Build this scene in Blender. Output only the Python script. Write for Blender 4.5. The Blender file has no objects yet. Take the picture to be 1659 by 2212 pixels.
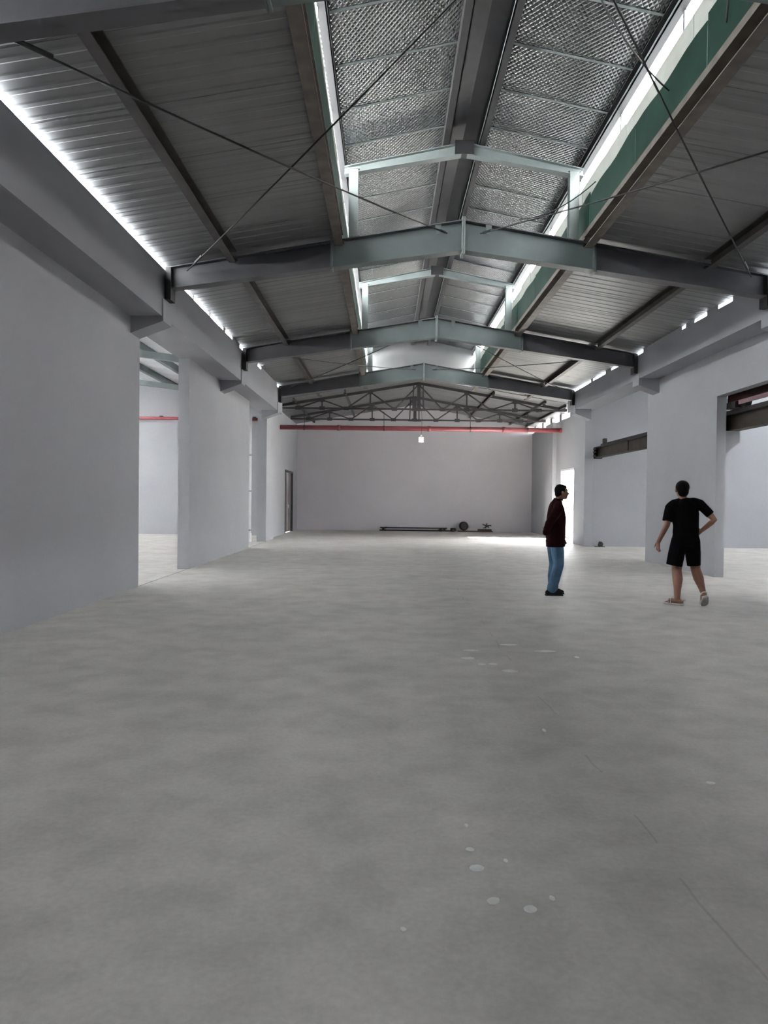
import bpy, bmesh, math, random
from mathutils import Vector, Matrix, noise as mnoise

random.seed(7)
scene = bpy.context.scene
COL = scene.collection
sin, cos, pi = math.sin, math.cos, math.pi

# ------------------------------------------------------------------ camera
def make_camera():
    yaw, p, r = -0.0032, -0.0167, 0.0115
    right0 = Vector((cos(yaw), -sin(yaw), 0)); fwd0 = Vector((sin(yaw), cos(yaw), 0)); z = Vector((0, 0, 1))
    fwd = fwd0 * cos(p) + z * sin(p)
    up0 = -fwd0 * sin(p) + z * cos(p)
    rt = right0 * cos(r) + up0 * sin(r)
    up = up0 * cos(r) - right0 * sin(r)
    cam = bpy.data.cameras.new('camera')
    cam.sensor_fit = 'VERTICAL'; cam.sensor_height = 24.0; cam.lens = 1600.0 / 2212.0 * 24.0
    cam.clip_start = 0.05; cam.clip_end = 500
    o = bpy.data.objects.new('camera', cam); COL.objects.link(o)
    m = Matrix((rt, up, -fwd)).transposed().to_4x4()
    m.translation = Vector((0, 0, 1.4))
    o.matrix_world = m
    scene.camera = o
make_camera()

# ------------------------------------------------------------------ sky, sun, exposure
SKY = 34.0
w = bpy.data.worlds.new('overcast_sky'); scene.world = w; w.use_nodes = True
bg = w.node_tree.nodes['Background']
bg.inputs['Color'].default_value = (0.97, 0.985, 1.0, 1); bg.inputs['Strength'].default_value = SKY
sun = bpy.data.lights.new('sun', 'SUN'); sun.energy = 230.0; sun.angle = math.radians(1.0); sun.color = (1.0, 0.96, 0.92)
so = bpy.data.objects.new('sun', sun); COL.objects.link(so)
so.rotation_euler = Vector((-1.0, 0.20, -0.70)).to_track_quat('-Z', 'Y').to_euler()
so.location = (40, 8, 30)
vs = scene.view_settings
vs.view_transform = 'Standard'; vs.look = 'None'; vs.exposure = 0.27; vs.gamma = 1.0; vs.use_curve_mapping = False
scene.cycles.max_bounces = 6; scene.cycles.diffuse_bounces = 5; scene.cycles.glossy_bounces = 3
scene.cycles.use_adaptive_sampling = True; scene.cycles.adaptive_threshold = 0.25; scene.cycles.adaptive_min_samples = 20
scene.cycles.sample_clamp_indirect = 8.0

# ------------------------------------------------------------------ materials
MATS = {}
def mat(name, col, rough=0.6, metal=0.0, var=0.0, vscale=3.0, bump=0.0, bscale=40.0, spec=0.5, stretch=(1, 1, 1), col2=None, detail=4.0):
    m = bpy.data.materials.new(name); m.use_nodes = True
    nt = m.node_tree; b = nt.nodes['Principled BSDF']
    b.inputs['Base Color'].default_value = (*col, 1); b.inputs['Roughness'].default_value = rough
    b.inputs['Metallic'].default_value = metal; b.inputs['Specular IOR Level'].default_value = spec
    tc = nt.nodes.new('ShaderNodeTexCoord'); mp = nt.nodes.new('ShaderNodeMapping')
    mp.inputs['Scale'].default_value = stretch
    nt.links.new(tc.outputs['Object'], mp.inputs['Vector'])
    if var or col2:
        n = nt.nodes.new('ShaderNodeTexNoise'); n.inputs['Scale'].default_value = vscale; n.inputs['Detail'].default_value = detail
        nt.links.new(mp.outputs[0], n.inputs['Vector'])
        r = nt.nodes.new('ShaderNodeValToRGB')
        c2 = col2 or tuple(min(1, c * (1 + var)) for c in col)
        c1 = col if col2 else tuple(c * (1 - var) for c in col)
        r.color_ramp.elements[0].position = 0.32; r.color_ramp.elements[1].position = 0.68
        r.color_ramp.elements[0].color = (*c1, 1); r.color_ramp.elements[1].color = (*c2, 1)
        nt.links.new(n.outputs['Fac'], r.inputs['Fac']); nt.links.new(r.outputs['Color'], b.inputs['Base Color'])
    if bump:
        n2 = nt.nodes.new('ShaderNodeTexNoise'); n2.inputs['Scale'].default_value = bscale; n2.inputs['Detail'].default_value = 3
        nt.links.new(mp.outputs[0], n2.inputs['Vector'])
        bp = nt.nodes.new('ShaderNodeBump'); bp.inputs['Strength'].default_value = bump; bp.inputs['Distance'].default_value = 0.01
        nt.links.new(n2.outputs['Fac'], bp.inputs['Height']); nt.links.new(bp.outputs['Normal'], b.inputs['Normal'])
    MATS[name] = m
    return m

def mat_translucent(name, col, t=0.6, var=0.1):
    m = bpy.data.materials.new(name); m.use_nodes = True
    nt = m.node_tree; out = nt.nodes['Material Output']; nt.nodes.remove(nt.nodes['Principled BSDF'])
    tc = nt.nodes.new('ShaderNodeTexCoord')
    n = nt.nodes.new('ShaderNodeTexNoise'); n.inputs['Scale'].default_value = 4.0
    nt.links.new(tc.outputs['Object'], n.inputs['Vector'])
    r = nt.nodes.new('ShaderNodeValToRGB')
    r.color_ramp.elements[0].color = (*[c * (1 - var) for c in col], 1); r.color_ramp.elements[1].color = (*col, 1)
    nt.links.new(n.outputs['Fac'], r.inputs['Fac'])
    d = nt.nodes.new('ShaderNodeBsdfDiffuse'); tr = nt.nodes.new('ShaderNodeBsdfTranslucent'); mx = nt.nodes.new('ShaderNodeMixShader')
    nt.links.new(r.outputs[0], d.inputs['Color']); nt.links.new(r.outputs[0], tr.inputs['Color'])
    mx.inputs[0].default_value = t
    nt.links.new(d.outputs[0], mx.inputs[1]); nt.links.new(tr.outputs[0], mx.inputs[2]); nt.links.new(mx.outputs[0], out.inputs['Surface'])
    MATS[name] = m
    return m

def mat_foil(name):
    # silver bubble-foil insulation under the monitor roof: staggered rows of small raised cells
    m = bpy.data.materials.new(name); m.use_nodes = True
    nt = m.node_tree; b = nt.nodes['Principled BSDF']; N = nt.nodes.new; L = nt.links.new
    b.inputs['Base Color'].default_value = (0.25, 0.26, 0.26, 1); b.inputs['Metallic'].default_value = 1.0; b.inputs['Roughness'].default_value = 0.24
    tc = N('ShaderNodeTexCoord'); sx = N('ShaderNodeSeparateXYZ'); L(tc.outputs['Object'], sx.inputs[0])
    def mth(op, a, c=None):
        q = N('ShaderNodeMath'); q.operation = op
        for i, v in enumerate((a, c)):
            if v is None: continue
            if isinstance(v, (int, float)): q.inputs[i].default_value = v
            else: L(v, q.inputs[i])
        return q.outputs[0]
    u = mth('MULTIPLY', sx.outputs['X'], pi / 0.062); v = mth('MULTIPLY', sx.outputs['Y'], pi / 0.095)
    a = mth('SINE', mth('ADD', u, v)); c = mth('SINE', mth('SUBTRACT', u, v))
    hgt = mth('ABSOLUTE', mth('MULTIPLY', a, c))
    hgt = mth('POWER', hgt, 0.6)
    bp = N('ShaderNodeBump'); bp.inputs['Strength'].default_value = 0.5; bp.inputs['Distance'].default_value = 0.014
    L(hgt, bp.inputs['Height'])
    n = N('ShaderNodeTexNoise'); n.inputs['Scale'].default_value = 2.2; n.inputs['Detail'].default_value = 3; L(tc.outputs['Object'], n.inputs['Vector'])
    bp2 = N('ShaderNodeBump'); bp2.inputs['Strength'].default_value = 0.25; bp2.inputs['Distance'].default_value = 0.06
    L(n.outputs['Fac'], bp2.inputs['Height']); L(bp2.outputs['Normal'], bp.inputs['Normal']); L(bp.outputs['Normal'], b.inputs['Normal'])
    MATS[name] = m
    return m

def mat_floor(name):
    m = bpy.data.materials.new(name); m.use_nodes = True
    nt = m.node_tree; b = nt.nodes['Principled BSDF']; N = nt.nodes.new; L = nt.links.new
    tc = N('ShaderNodeTexCoord')
    def noise(scale, detail, mapping=None, rough=0.55):
        n = N('ShaderNodeTexNoise'); n.inputs['Scale'].default_value = scale; n.inputs['Detail'].default_value = detail; n.inputs['Roughness'].default_value = rough
        L(tc.outputs['Object'], n.inputs['Vector']); return n.outputs['Fac']
    def ramp(f, p0, c0, p1, c1):
        r = N('ShaderNodeValToRGB'); e = r.color_ramp.elements
        e[0].position = p0; e[0].color = (*c0, 1); e[1].position = p1; e[1].color = (*c1, 1); L(f, r.inputs['Fac']); return r.outputs['Color']
    base = ramp(noise(0.9, 4), 0.30, (0.60, 0.59, 0.56), 0.70, (0.75, 0.715, 0.685))
    blot = ramp(noise(3.2, 4), 0.36, (0.72, 0.73, 0.72), 0.60, (1, 1, 1))
    fine = ramp(noise(38, 2), 0.25, (0.90, 0.90, 0.90), 0.75, (1.05, 1.04, 1.03))
    def mul(a, c, f=1.0):
        q = N('ShaderNodeMix'); q.data_type = 'RGBA'; q.blend_type = 'MULTIPLY'; q.inputs[0].default_value = f
        L(a, q.inputs[6]); L(c, q.inputs[7]); return q.outputs[2]
    colr = mul(mul(base, blot, 0.55), fine)
    # worn construction joint running down the hall, broken and wandering
    sx = N('ShaderNodeSeparateXYZ'); L(tc.outputs['Object'], sx.inputs[0])
    def mth(op, a, c=None):
        q = N('ShaderNodeMath'); q.operation = op
        for i, v in enumerate((a, c)):
            if v is None: continue
            if isinstance(v, (int, float)): q.inputs[i].default_value = v
            else: L(v, q.inputs[i])
        return q.outputs[0]
    wob = mth('MULTIPLY', mth('SUBTRACT', noise(0.8, 3), 0.5), 0.22)
    d = mth('ABSOLUTE', mth('SUBTRACT', mth('ADD', sx.outputs['X'], wob), 1.12))
    line = mth('MULTIPLY', mth('LESS_THAN', d, 0.006), mth('GREATER_THAN', noise(1.7, 2), 0.50))
    mx = N('ShaderNodeMix'); mx.data_type = 'RGBA'; L(mth('MULTIPLY', line, 0.20), mx.inputs[0]); L(colr, mx.inputs[6]); mx.inputs[7].default_value = (0.13, 0.13, 0.12, 1)
    L(mx.outputs[2], b.inputs['Base Color'])
    rr = N('ShaderNodeMapRange'); L(noise(2.0, 2), rr.inputs[0]); rr.inputs[3].default_value = 0.45; rr.inputs[4].default_value = 0.72; L(rr.outputs[0], b.inputs['Roughness'])
    bp = N('ShaderNodeBump'); bp.inputs['Strength'].default_value = 0.12; bp.inputs['Distance'].default_value = 0.01; L(noise(14, 3), bp.inputs['Height']); L(bp.outputs[0], b.inputs['Normal'])
    b.inputs['Specular IOR Level'].default_value = 0.35
    MATS[name] = m
    return m

mat_floor('floor_concrete')
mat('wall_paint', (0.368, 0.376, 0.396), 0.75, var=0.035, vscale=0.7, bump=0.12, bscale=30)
mat('wall_lilac_lifted', (0.66, 0.64, 0.67), 0.75, var=0.03, vscale=0.7, bump=0.12, bscale=30)  # lilac tone, lightened in the colour to stand in for missing rear light
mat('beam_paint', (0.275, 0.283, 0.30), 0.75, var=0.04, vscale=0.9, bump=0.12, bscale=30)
mat('sheet', (0.195, 0.20, 0.20), 0.46, 0.55, var=0.08, vscale=1.2, stretch=(0.5, 2.5, 1))
mat('sheet_white', (0.72, 0.73, 0.75), 0.5, var=0.05, vscale=1.0)
mat_foil('bubble_foil')
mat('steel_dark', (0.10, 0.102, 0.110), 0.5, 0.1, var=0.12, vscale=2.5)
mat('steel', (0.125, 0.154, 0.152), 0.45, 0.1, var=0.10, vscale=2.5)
mat('steel_pale', (0.22, 0.255, 0.25), 0.42, 0.1, var=0.08, vscale=3)
mat('purlin_steel', (0.060, 0.054, 0.049), 0.55, 0.2, var=0.25, vscale=4)
mat('purlin_rust', (0.125, 0.108, 0.090), 0.6, 0.1, var=0.25, vscale=5)
mat('black_steel', (0.022, 0.022, 0.023), 0.55)
mat('green_sheet', (0.003, 0.022, 0.014), 0.6, var=0.35, vscale=1.6, spec=0.15, col2=(0.006, 0.038, 0.025), bump=0.5, bscale=2.5)
mat_translucent('skirt_white', (0.50, 0.52, 0.48), 0.055, 0.2)
mat_translucent('window_frosted', (0.75, 0.77, 0.80), 0.30, 0.05)
mat_translucent('skylight_white', (0.92, 0.93, 0.94), 0.75, 0.05)
mat('red_pipe', (0.235, 0.050, 0.058), 0.4, var=0.12, vscale=4)
mat('truss_steel', (0.040, 0.037, 0.037), 0.6, 0.1, var=0.2, vscale=4)
mat('crane_brown', (0.022, 0.016, 0.011), 0.65, 0.1, var=0.45, vscale=3.5, col2=(0.042, 0.034, 0.021))
mat('crane_black', (0.012, 0.010, 0.009), 0.6)
mat('crane_red', (0.020, 0.0015, 0.0022), 0.6, spec=0.15, var=0.3, vscale=4)
mat('pink_rail', (0.20, 0.115, 0.13), 0.6, var=0.1, vscale=5)
mat('white_plastic', (0.82, 0.83, 0.84), 0.4, var=0.03, vscale=6)
mat('cable', (0.03, 0.03, 0.03), 0.6)
mat('rod_steel', (0.030, 0.030, 0.030), 0.6)
mat('door_leaf', (0.175, 0.155, 0.16), 0.5, var=0.12, vscale=3)
mat('door_frame', (0.035, 0.032, 0.034), 0.5)
mat('outside_concrete', (0.27, 0.255, 0.24), 0.8, var=0.1, vscale=1.5)
mat('outside_wall', (0.55, 0.50, 0.48), 0.8, var=0.08, vscale=2)
mat('paint_white', (0.93, 0.93, 0.92), 0.6, var=0.08, vscale=30)
mat('junk_dark', (0.018, 0.013, 0.012), 0.7, var=0.3, vscale=9)
mat('junk_red', (0.05, 0.012, 0.012), 0.7, var=0.3, vscale=9)
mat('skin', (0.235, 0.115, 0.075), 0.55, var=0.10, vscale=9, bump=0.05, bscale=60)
mat('skin_darker', (0.20, 0.10, 0.068), 0.55, var=0.10, vscale=9)  # slightly darker skin tone
mat('hair', (0.003, 0.0025, 0.0025), 0.7, spec=0.1, bump=0.6, bscale=120, stretch=(1, 1, 0.25))
mat('cloth_black', (0.0025, 0.0025, 0.0035), 0.9, spec=0.08, var=0.15, vscale=8, bump=0.35, bscale=14)
mat('cloth_maroon', (0.016, 0.0018, 0.003), 0.9, spec=0.1, var=0.2, vscale=7, bump=0.35, bscale=14)
mat('denim', (0.055, 0.115, 0.19), 0.9, spec=0.15, col2=(0.10, 0.185, 0.28), vscale=5, bump=0.35, bscale=18)
mat('shoe_black', (0.004, 0.004, 0.005), 0.6, spec=0.2, var=0.1, vscale=9)
mat('sandal_white', (0.62, 0.58, 0.56), 0.55, var=0.08, vscale=12)
mat('sandal_sole', (0.34, 0.32, 0.31), 0.7, var=0.15, vscale=20)

# ------------------------------------------------------------------ mesh helpers
class MB:
    def __init__(s): s.v = []; s.f = []
    def add(s, vs, fs):
        n = len(s.v); s.v += [tuple(x) for x in vs]; s.f += [tuple(i + n for i in f) for f in fs]; return s
    def box(s, x0, x1, y0, y1, z0, z1):
        x0, x1 = min(x0, x1), max(x0, x1); y0, y1 = min(y0, y1), max(y0, y1); z0, z1 = min(z0, z1), max(z0, z1)
        return s.add([(x0, y0, z0), (x1, y0, z0), (x1, y1, z0), (x0, y1, z0), (x0, y0, z1), (x1, y0, z1), (x1, y1, z1), (x0, y1, z1)],
                     [(3, 2, 1, 0), (4, 5, 6, 7), (0, 1, 5, 4), (1, 2, 6, 5), (2, 3, 7, 6), (3, 0, 4, 7)])
    def prism(s, poly, a0, a1, axis='Y'):
        # closed polygon in the plane across the axis; XZ for Y, YZ for X, XY for Z
        def P(p, t): return {'Y': (p[0], t, p[1]), 'X': (t, p[0], p[1]), 'Z': (p[0], p[1], t)}[axis]
        n = len(poly); vs = [P(p, a0) for p in poly] + [P(p, a1) for p in poly]
        fs = [tuple(range(n - 1, -1, -1)), tuple(range(n, 2 * n))] + [(i, (i + 1) % n, n + (i + 1) % n, n + i) for i in range(n)]
        return s.add(vs, fs)
    def bar(s, a, b, w, h=None, up=(0, 0, 1)):
        a = Vector(a); b = Vector(b); h = h or w; d = (b - a).normalized(); u = Vector(up)
        if abs(d.dot(u)) > 0.98: u = Vector((0, 1, 0))
        x = d.cross(u).normalized(); y = x.cross(d)
        vs = []
        for p in (a, b):
            for i, j in ((-1, -1), (1, -1), (1, 1), (-1, 1)): vs.append(p + x * (w / 2 * i) + y * (h / 2 * j))
        return s.add(vs, [(0, 1, 2, 3), (7, 6, 5, 4), (0, 4, 5, 1), (1, 5, 6, 2), (2, 6, 7, 3), (3, 7, 4, 0)])
    def tube(s, pts, r, n=8, caps=True, ell=None, upv=None):
        # swept ring; r may be a list; ell: list of (ra, rb) with upv fixing the b axis
        P = [Vector(p) for p in pts]; m = len(P); prev = None; base = len(s.v); vs = []
        for i, p in enumerate(P):
            d = (P[min(i + 1, m - 1)] - P[max(i - 1, 0)]).normalized()
            if upv is not None: ref = Vector(upv)
            elif prev is None: ref = Vector((0, 0, 1)) if abs(d.z) < 0.9 else Vector((0, 1, 0))
            else: ref = prev
            b = (ref - d * ref.dot(d)).normalized(); a = d.cross(b); prev = b
            if ell: ra, rb = ell[i]
            else: ra = rb = r[i] if isinstance(r, (list, tuple)) else r
            for k in range(n):
                t = 2 * pi * k / n; vs.append(p + a * (ra * cos(t)) + b * (rb * sin(t)))
        fs = []
        for i in range(m - 1):
            for k in range(n):
                k2 = (k + 1) % n; fs.append((i * n + k, i * n + k2, (i + 1) * n + k2, (i + 1) * n + k))
        if caps: fs += [tuple(range(n - 1, -1, -1)), tuple((m - 1) * n + k for k in range(n))]
        return s.add(vs, fs)
    def ball(s, c, rx, ry=None, rz=None, nu=16, nv=10):
        ry = ry or rx; rz = rz or rx; vs = [(c[0], c[1], c[2] - rz)]
        for j in range(1, nv):
            ph = -pi / 2 + pi * j / nv
            for i in range(nu):
                t = 2 * pi * i / nu; vs.append((c[0] + rx * cos(ph) * cos(t), c[1] + ry * cos(ph) * sin(t), c[2] + rz * sin(ph)))
        vs.append((c[0], c[1], c[2] + rz)); last = len(vs) - 1; fs = []
        for i in range(nu):
            i2 = (i + 1) % nu
            fs.append((0, 1 + i2, 1 + i)); fs.append((last, 1 + (nv - 2) * nu + i, 1 + (nv - 2) * nu + i2))
            for j in range(nv - 2): fs.append((1 + j * nu + i, 1 + j * nu + i2, 1 + (j + 1) * nu + i2, 1 + (j + 1) * nu + i))
        return s.add(vs, fs)
    def mesh(s, name, m=None, smooth=False, bevel=0.0):
        me = bpy.data.meshes.new(name); me.from_pydata(s.v, [], s.f); me.validate()
        bm = bmesh.new(); bm.from_mesh(me); bmesh.ops.recalc_face_normals(bm, faces=bm.faces)
        if bevel: bmesh.ops.bevel(bm, geom=[e for e in bm.edges if len(e.link_faces) == 2 and e.calc_face_angle(0) > 0.5], offset=bevel, segments=2, affect='EDGES', profile=0.6)
        bm.to_mesh(me); bm.free()
        if m: me.materials.append(MATS[m])
        if smooth:
            for p in me.polygons: p.use_smooth = True
        return me
    def build(s, name, m, parent=None, smooth=False, bevel=0.0):
        o = bpy.data.objects.new(name, s.mesh(name, m, smooth, bevel)); COL.objects.link(o)
        if parent: o.parent = parent
        return o

def tag(o, label=None, cat=None, group=None, kind=None):
    if label: o['label'] = label
    if cat: o['category'] = cat
    if group: o['group'] = group
    if kind: o['kind'] = kind
    return o
def empty(name, loc=(0, 0, 0)):
    o = bpy.data.objects.new(name, None); COL.objects.link(o); o.location = loc; o.empty_display_size = 0.1
    return o
def link(name, me, parent=None, loc=(0, 0, 0)):
    o = bpy.data.objects.new(name, me); COL.objects.link(o); o.location = loc
    if parent: o.parent = parent
    return o
def struct(o): o['kind'] = 'structure'; return o

# ------------------------------------------------------------------ dimensions of the hall (metres; camera at x=0, y=0)
XL, XR = -3.85, 6.23          # inner wall faces
BL, BR = -3.38, 5.77          # ring beam faces
XC = 1.11                     # ridge line
Y0, YF = -5.0, 33.5           # hall ends
YB = 23.3                     # where the taller hall meets the rear section
FR = [5.22, 11.28, 17.25, 22.95]
TL, TR = 0.22, 0.18           # wall thickness
MH = 1.84                     # half width of the roof monitor
YM = 25.4                     # end of the monitor
def gtop(x): return 5.62 - 0.17 * abs(x - XC)
def gbot(x): return 5.16 - 0.14 * abs(x - XC)
def zsheet(x): return gtop(x) + 0.07
def zmon(x): return 6.98 - 0.21 * abs(x - XC)

# ------------------------------------------------------------------ floor and ground
def grid_plane(name, x0, x1, y0, y1, z, m):
    o = MB().box(x0, x1, y0, y1, z - 0.15, z).build(name, m); return struct(o)
floor = grid_plane('floor', -15.2, 16.2, Y0 - 0.3, YF + 0.2, 0.0, 'floor_concrete')
ground = grid_plane('ground', 16.2, 60, -20, 70, -0.02, 'outside_concrete')
# saw-cut joints where the side rooms meet the hall
for x, y0, y1 in ((XL - 0.02, 11.5, 14.43), (XL - 0.02, 20.7, 24.0)):
    MB().box(x - 0.006, x + 0.006, y0, y1, -0.01, 0.0012).build('floor_joint', 'rod_steel', floor)
def splash(x, y, r, sx=1.0, ang=0.0):
    n = 11; vs = []
    for k in range(n):
        t = 2 * pi * k / n; rr = r * (0.88 + 0.2 * random.random())
        a, b = rr * sx * cos(t), rr * sin(t)
        vs.append((x + a * cos(ang) - b * sin(ang), y + a * sin(ang) + b * cos(ang)))
    MB().prism(vs, -0.001, 0.0025, 'Z').build('paint_splash', 'paint_white', floor)
for a in ((0.93, 6.33, .045), (0.74, 6.56, .05, 1.3), (0.83, 6.32, .035), (1.03, 6.08, .05, 1.5), (1.73, 6.65, .04, .6), (0.98, 4.51, .03, .35),
          (0.36, 3.17, .016, .5), (0.35, 2.95, .018), (0.36, 2.80, .024, 1.2, .6), (0.48, 2.86, .015, .6), (0.39, 2.57, .02, 1.3, .7),
          (0.51, 2.52, .025), (0.60, 2.59, .018, .6), (0.07, 2.39, .014, .7, .4), (1.64, 3.69, .02, 1.1), (1.50, 6.9, .05, 2.0), (0.80, 6.9, .04, 2.0), (1.2, 7.2, .04, 2.2)):
    splash(*a)

# ------------------------------------------------------------------ walls
struct(MB().box(19.0, 30.0, -30, 22.5, -.1, 19.5).build('wall_sun_blocker', 'outside_wall'))  # added block out of view, keeps the sun off the clerestory
def wall_x(name, x0, x1, segs, m='wall_paint'):
    """wall along Y, made of blocks (y0, y1, z0, z1)"""
    b = MB()
    for y0, y1, z0, z1 in segs: b.box(x0, x1, y0, y1, z0, z1)
    return struct(b.build(name, m))
ZO = 4.10
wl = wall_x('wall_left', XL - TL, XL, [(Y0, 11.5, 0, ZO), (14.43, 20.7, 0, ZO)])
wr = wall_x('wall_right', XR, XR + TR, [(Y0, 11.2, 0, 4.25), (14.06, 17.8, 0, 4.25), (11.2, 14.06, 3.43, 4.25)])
# ring beams on top of the walls
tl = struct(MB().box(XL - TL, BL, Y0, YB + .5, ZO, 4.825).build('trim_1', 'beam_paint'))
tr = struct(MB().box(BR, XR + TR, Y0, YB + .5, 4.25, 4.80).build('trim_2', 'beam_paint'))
# haunches under each girder bearing
for y in FR[1:]:
    MB().prism([(XL - .01, 3.84), (BL + .02, 4.03), (BL + .02, 4.36), (XL - .01, 4.36)], y - 0.20, y + 0.22, 'Y').build('haunch', 'beam_paint', wl)
    MB().prism([(XR + .01, 3.92), (BR - .02, 4.10), (BR - .02, 4.36), (XR + .01, 4.36)], y - 0.20, y + 0.22, 'Y').build('haunch', 'beam_paint', wr)
# rear section, left: short pier, wall, then the side door
wrl = wall_x('wall_rear_left', -4.29, -4.05, [(25.6, 27.4, 0, 4.50), (27.4, 29.5, 0, 4.72), (29.5, 31.9, 2.55, 4.72), (31.9, YF, 0, 4.72)])
MB().box(-4.20, -3.90, 24.0, 25.6, 0, 4.62).build('pier', 'wall_paint', wrl)
# rear section, right: column, wall with the bright doorway, a pier beyond it
wrr = wall_x('wall_rear_right', 6.55, 6.77, [(23.6, 24.95, 0, 4.45), (24.95, 27.9, 2.6, 4.45), (27.9, YF, 0, 4.45)])
MB().box(6.22, 6.50, 23.35, 24.7, 0, 4.45).build('column', 'wall_paint', wrr, bevel=0.02)
MB().box(6.40, 6.555, 28.7, 29.9, 0, 4.45).build('pier', 'wall_paint', wrr)
for y in (25.1, 26.6, 28.2, 29.8, 31.4, 33.0):
    MB().box(6.57, 6.70, y - 0.16, y + 0.16, 4.45, 4.72).build('wall_plate_block', 'beam_paint', wrr)
wf = struct(MB().box(-4.29, 6.77, YF, YF + 0.2, 0, 5.05).build('wall_far', 'wall_lilac_lifted'))
MB().prism([(-4.29, 5.05), (6.77, 5.05), (XC, 5.92)], YF, YF + 0.2, 'Y').build('gable', 'wall_lilac_lifted', wf)
struct(MB().box(XL - TL, XR + TR, Y0 - 0.2, Y0, 0, 4.8).build('wall_behind', 'wall_paint'))
gb = struct(MB().prism([(-3.4, 4.8), (5.8, 4.8), (XC, 5.75)], Y0 - 0.2, Y0, 'Y').build('wall_behind_gable', 'sheet'))
# small cement blocks closing part of the slit between ring beam and roof sheets
for x, ys in ((5.79, ((12.2, 12.55), (13.1, 13.55), (14.1, 14.5), (14.7, 16.9))), (-3.40, ((11.5, 11.75), (12.9, 12.97), (14.1, 14.18), (15.3, 15.5), (16.2, 17.0), (18.0, 19.4), (19.9, 22.8))), (5.79, ((17.6, 18.3), (19.3, 19.8), (21.0, 21.2)))):
    for y0, y1 in ys:
        MB().box(x - .0, x + (0.10 if x > 0 else -0.10), y0, y1, 4.79, 4.93).build('filler_block', 'beam_paint', tr if x > 0 else tl)

# ------------------------------------------------------------------ roof sheets (each panel its own piece)
ceil = struct(empty('ceiling', (XC, 10, 5.6)))
def panel_mesh(name, x0, x1, zf, width, m, ribs=5, depth=0.006, thick=0.035):
    """sheet panel of the given width along Y, sloping from x0 to x1, ribs running up the slope; local y from 0 to width"""
    prof = [(0.0, 0.0)]
    pitch = width / ribs
    for k in range(ribs):
        c = (k + .5) * pitch
        if depth: prof += [(c - .05, 0), (c - .028, -depth), (c + .028, -depth), (c + .05, 0)]
    prof += [(width - .03, 0.0), (width - .03, -.004), (width + .006, -.004)]
    n = len(prof); b = MB(); vs = []
    for x in (x0, x1):
        for y, dz in prof: vs.append((x, y, zf(x) - dz * -1))
        for y, dz in reversed(prof): vs.append((x, y, zf(x) + thick))
    k = 2 * n
    fs = [tuple(range(k)), tuple(range(2 * k - 1, k - 1, -1))] + [(i, (i + 1) % k, k + (i + 1) % k, k + i) for i in range(k)]
    b.add(vs, fs)
    return b.mesh(name, m)
WID = 1.1
pm = {}
for key, x0, x1 in (('L', XC - MH, -3.42), ('R', XC + MH, 5.81), ('L2', XC - MH, -4.40), ('R2', XC + MH, 7.05)):
    pm[key] = panel_mesh('roof_panel', x0, x1, zsheet, WID, 'sheet')
ny = int((YM - Y0) / WID) + 1
for i in range(ny):
    for key in 'LR':
        link('roof_panel', pm[key + ('2' if Y0 + i * WID > YB - .6 else '')], ceil, (-XC, Y0 + i * WID - 10, -5.6))
# rear roof: no monitor, sheets run to the ridge
zr = lambda x: zsheet(x) - 0.02
pr = {'L': panel_mesh('rear_roof_panel', XC, -4.40, zr, WID, 'sheet'), 'R': panel_mesh('rear_roof_panel', XC, 7.05, zr, WID, 'sheet')}
y = Y0 + ny * WID
while y < YF + 0.3:
    for key in 'LR': link('rear_roof_panel', pr[key], ceil, (-XC, y - 10, -5.6))
    y += WID
YEND = Y0 + ny * WID          # true end of the monitor roof
# monitor roof
pmon = {'L': panel_mesh('monitor_roof_panel', XC, XC - 1.96, zmon, 1.0, 'bubble_foil', ribs=1, depth=0.0), 'R': panel_mesh('monitor_roof_panel', XC, XC + 1.96, zmon, 1.0, 'bubble_foil', ribs=1, depth=0.0)}
lap = {k: MB().prism([(XC + s * 0.3, zmon(XC + .3) - .006), (XC + s * 1.8, zmon(XC + 1.8) - .006), (XC + s * 1.8, zmon(XC + 1.8) + .01), (XC + s * .3, zmon(XC + .3) + .01)], -0.02, 0.02, 'Y').mesh('lap_joint', 'steel_pale') for k, s in (('L', -1), ('R', 1))}
i = 0
while Y0 + i < YEND:
    for key in 'LR':
        p = link('monitor_roof_panel', pmon[key], ceil, (-XC, Y0 + i - 10, -5.6))
        link('lap_joint', lap[key], p)
    i += 1
MB().prism([(XC - .30, zmon(XC + .3) - .012), (XC, zmon(XC) - .03), (XC + .30, zmon(XC + .3) - .012), (XC, zmon(XC) + .06)], Y0, YEND, 'Y').build('ridge_cap', 'steel_dark', ceil).location = (-XC, -10, -5.6)

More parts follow.
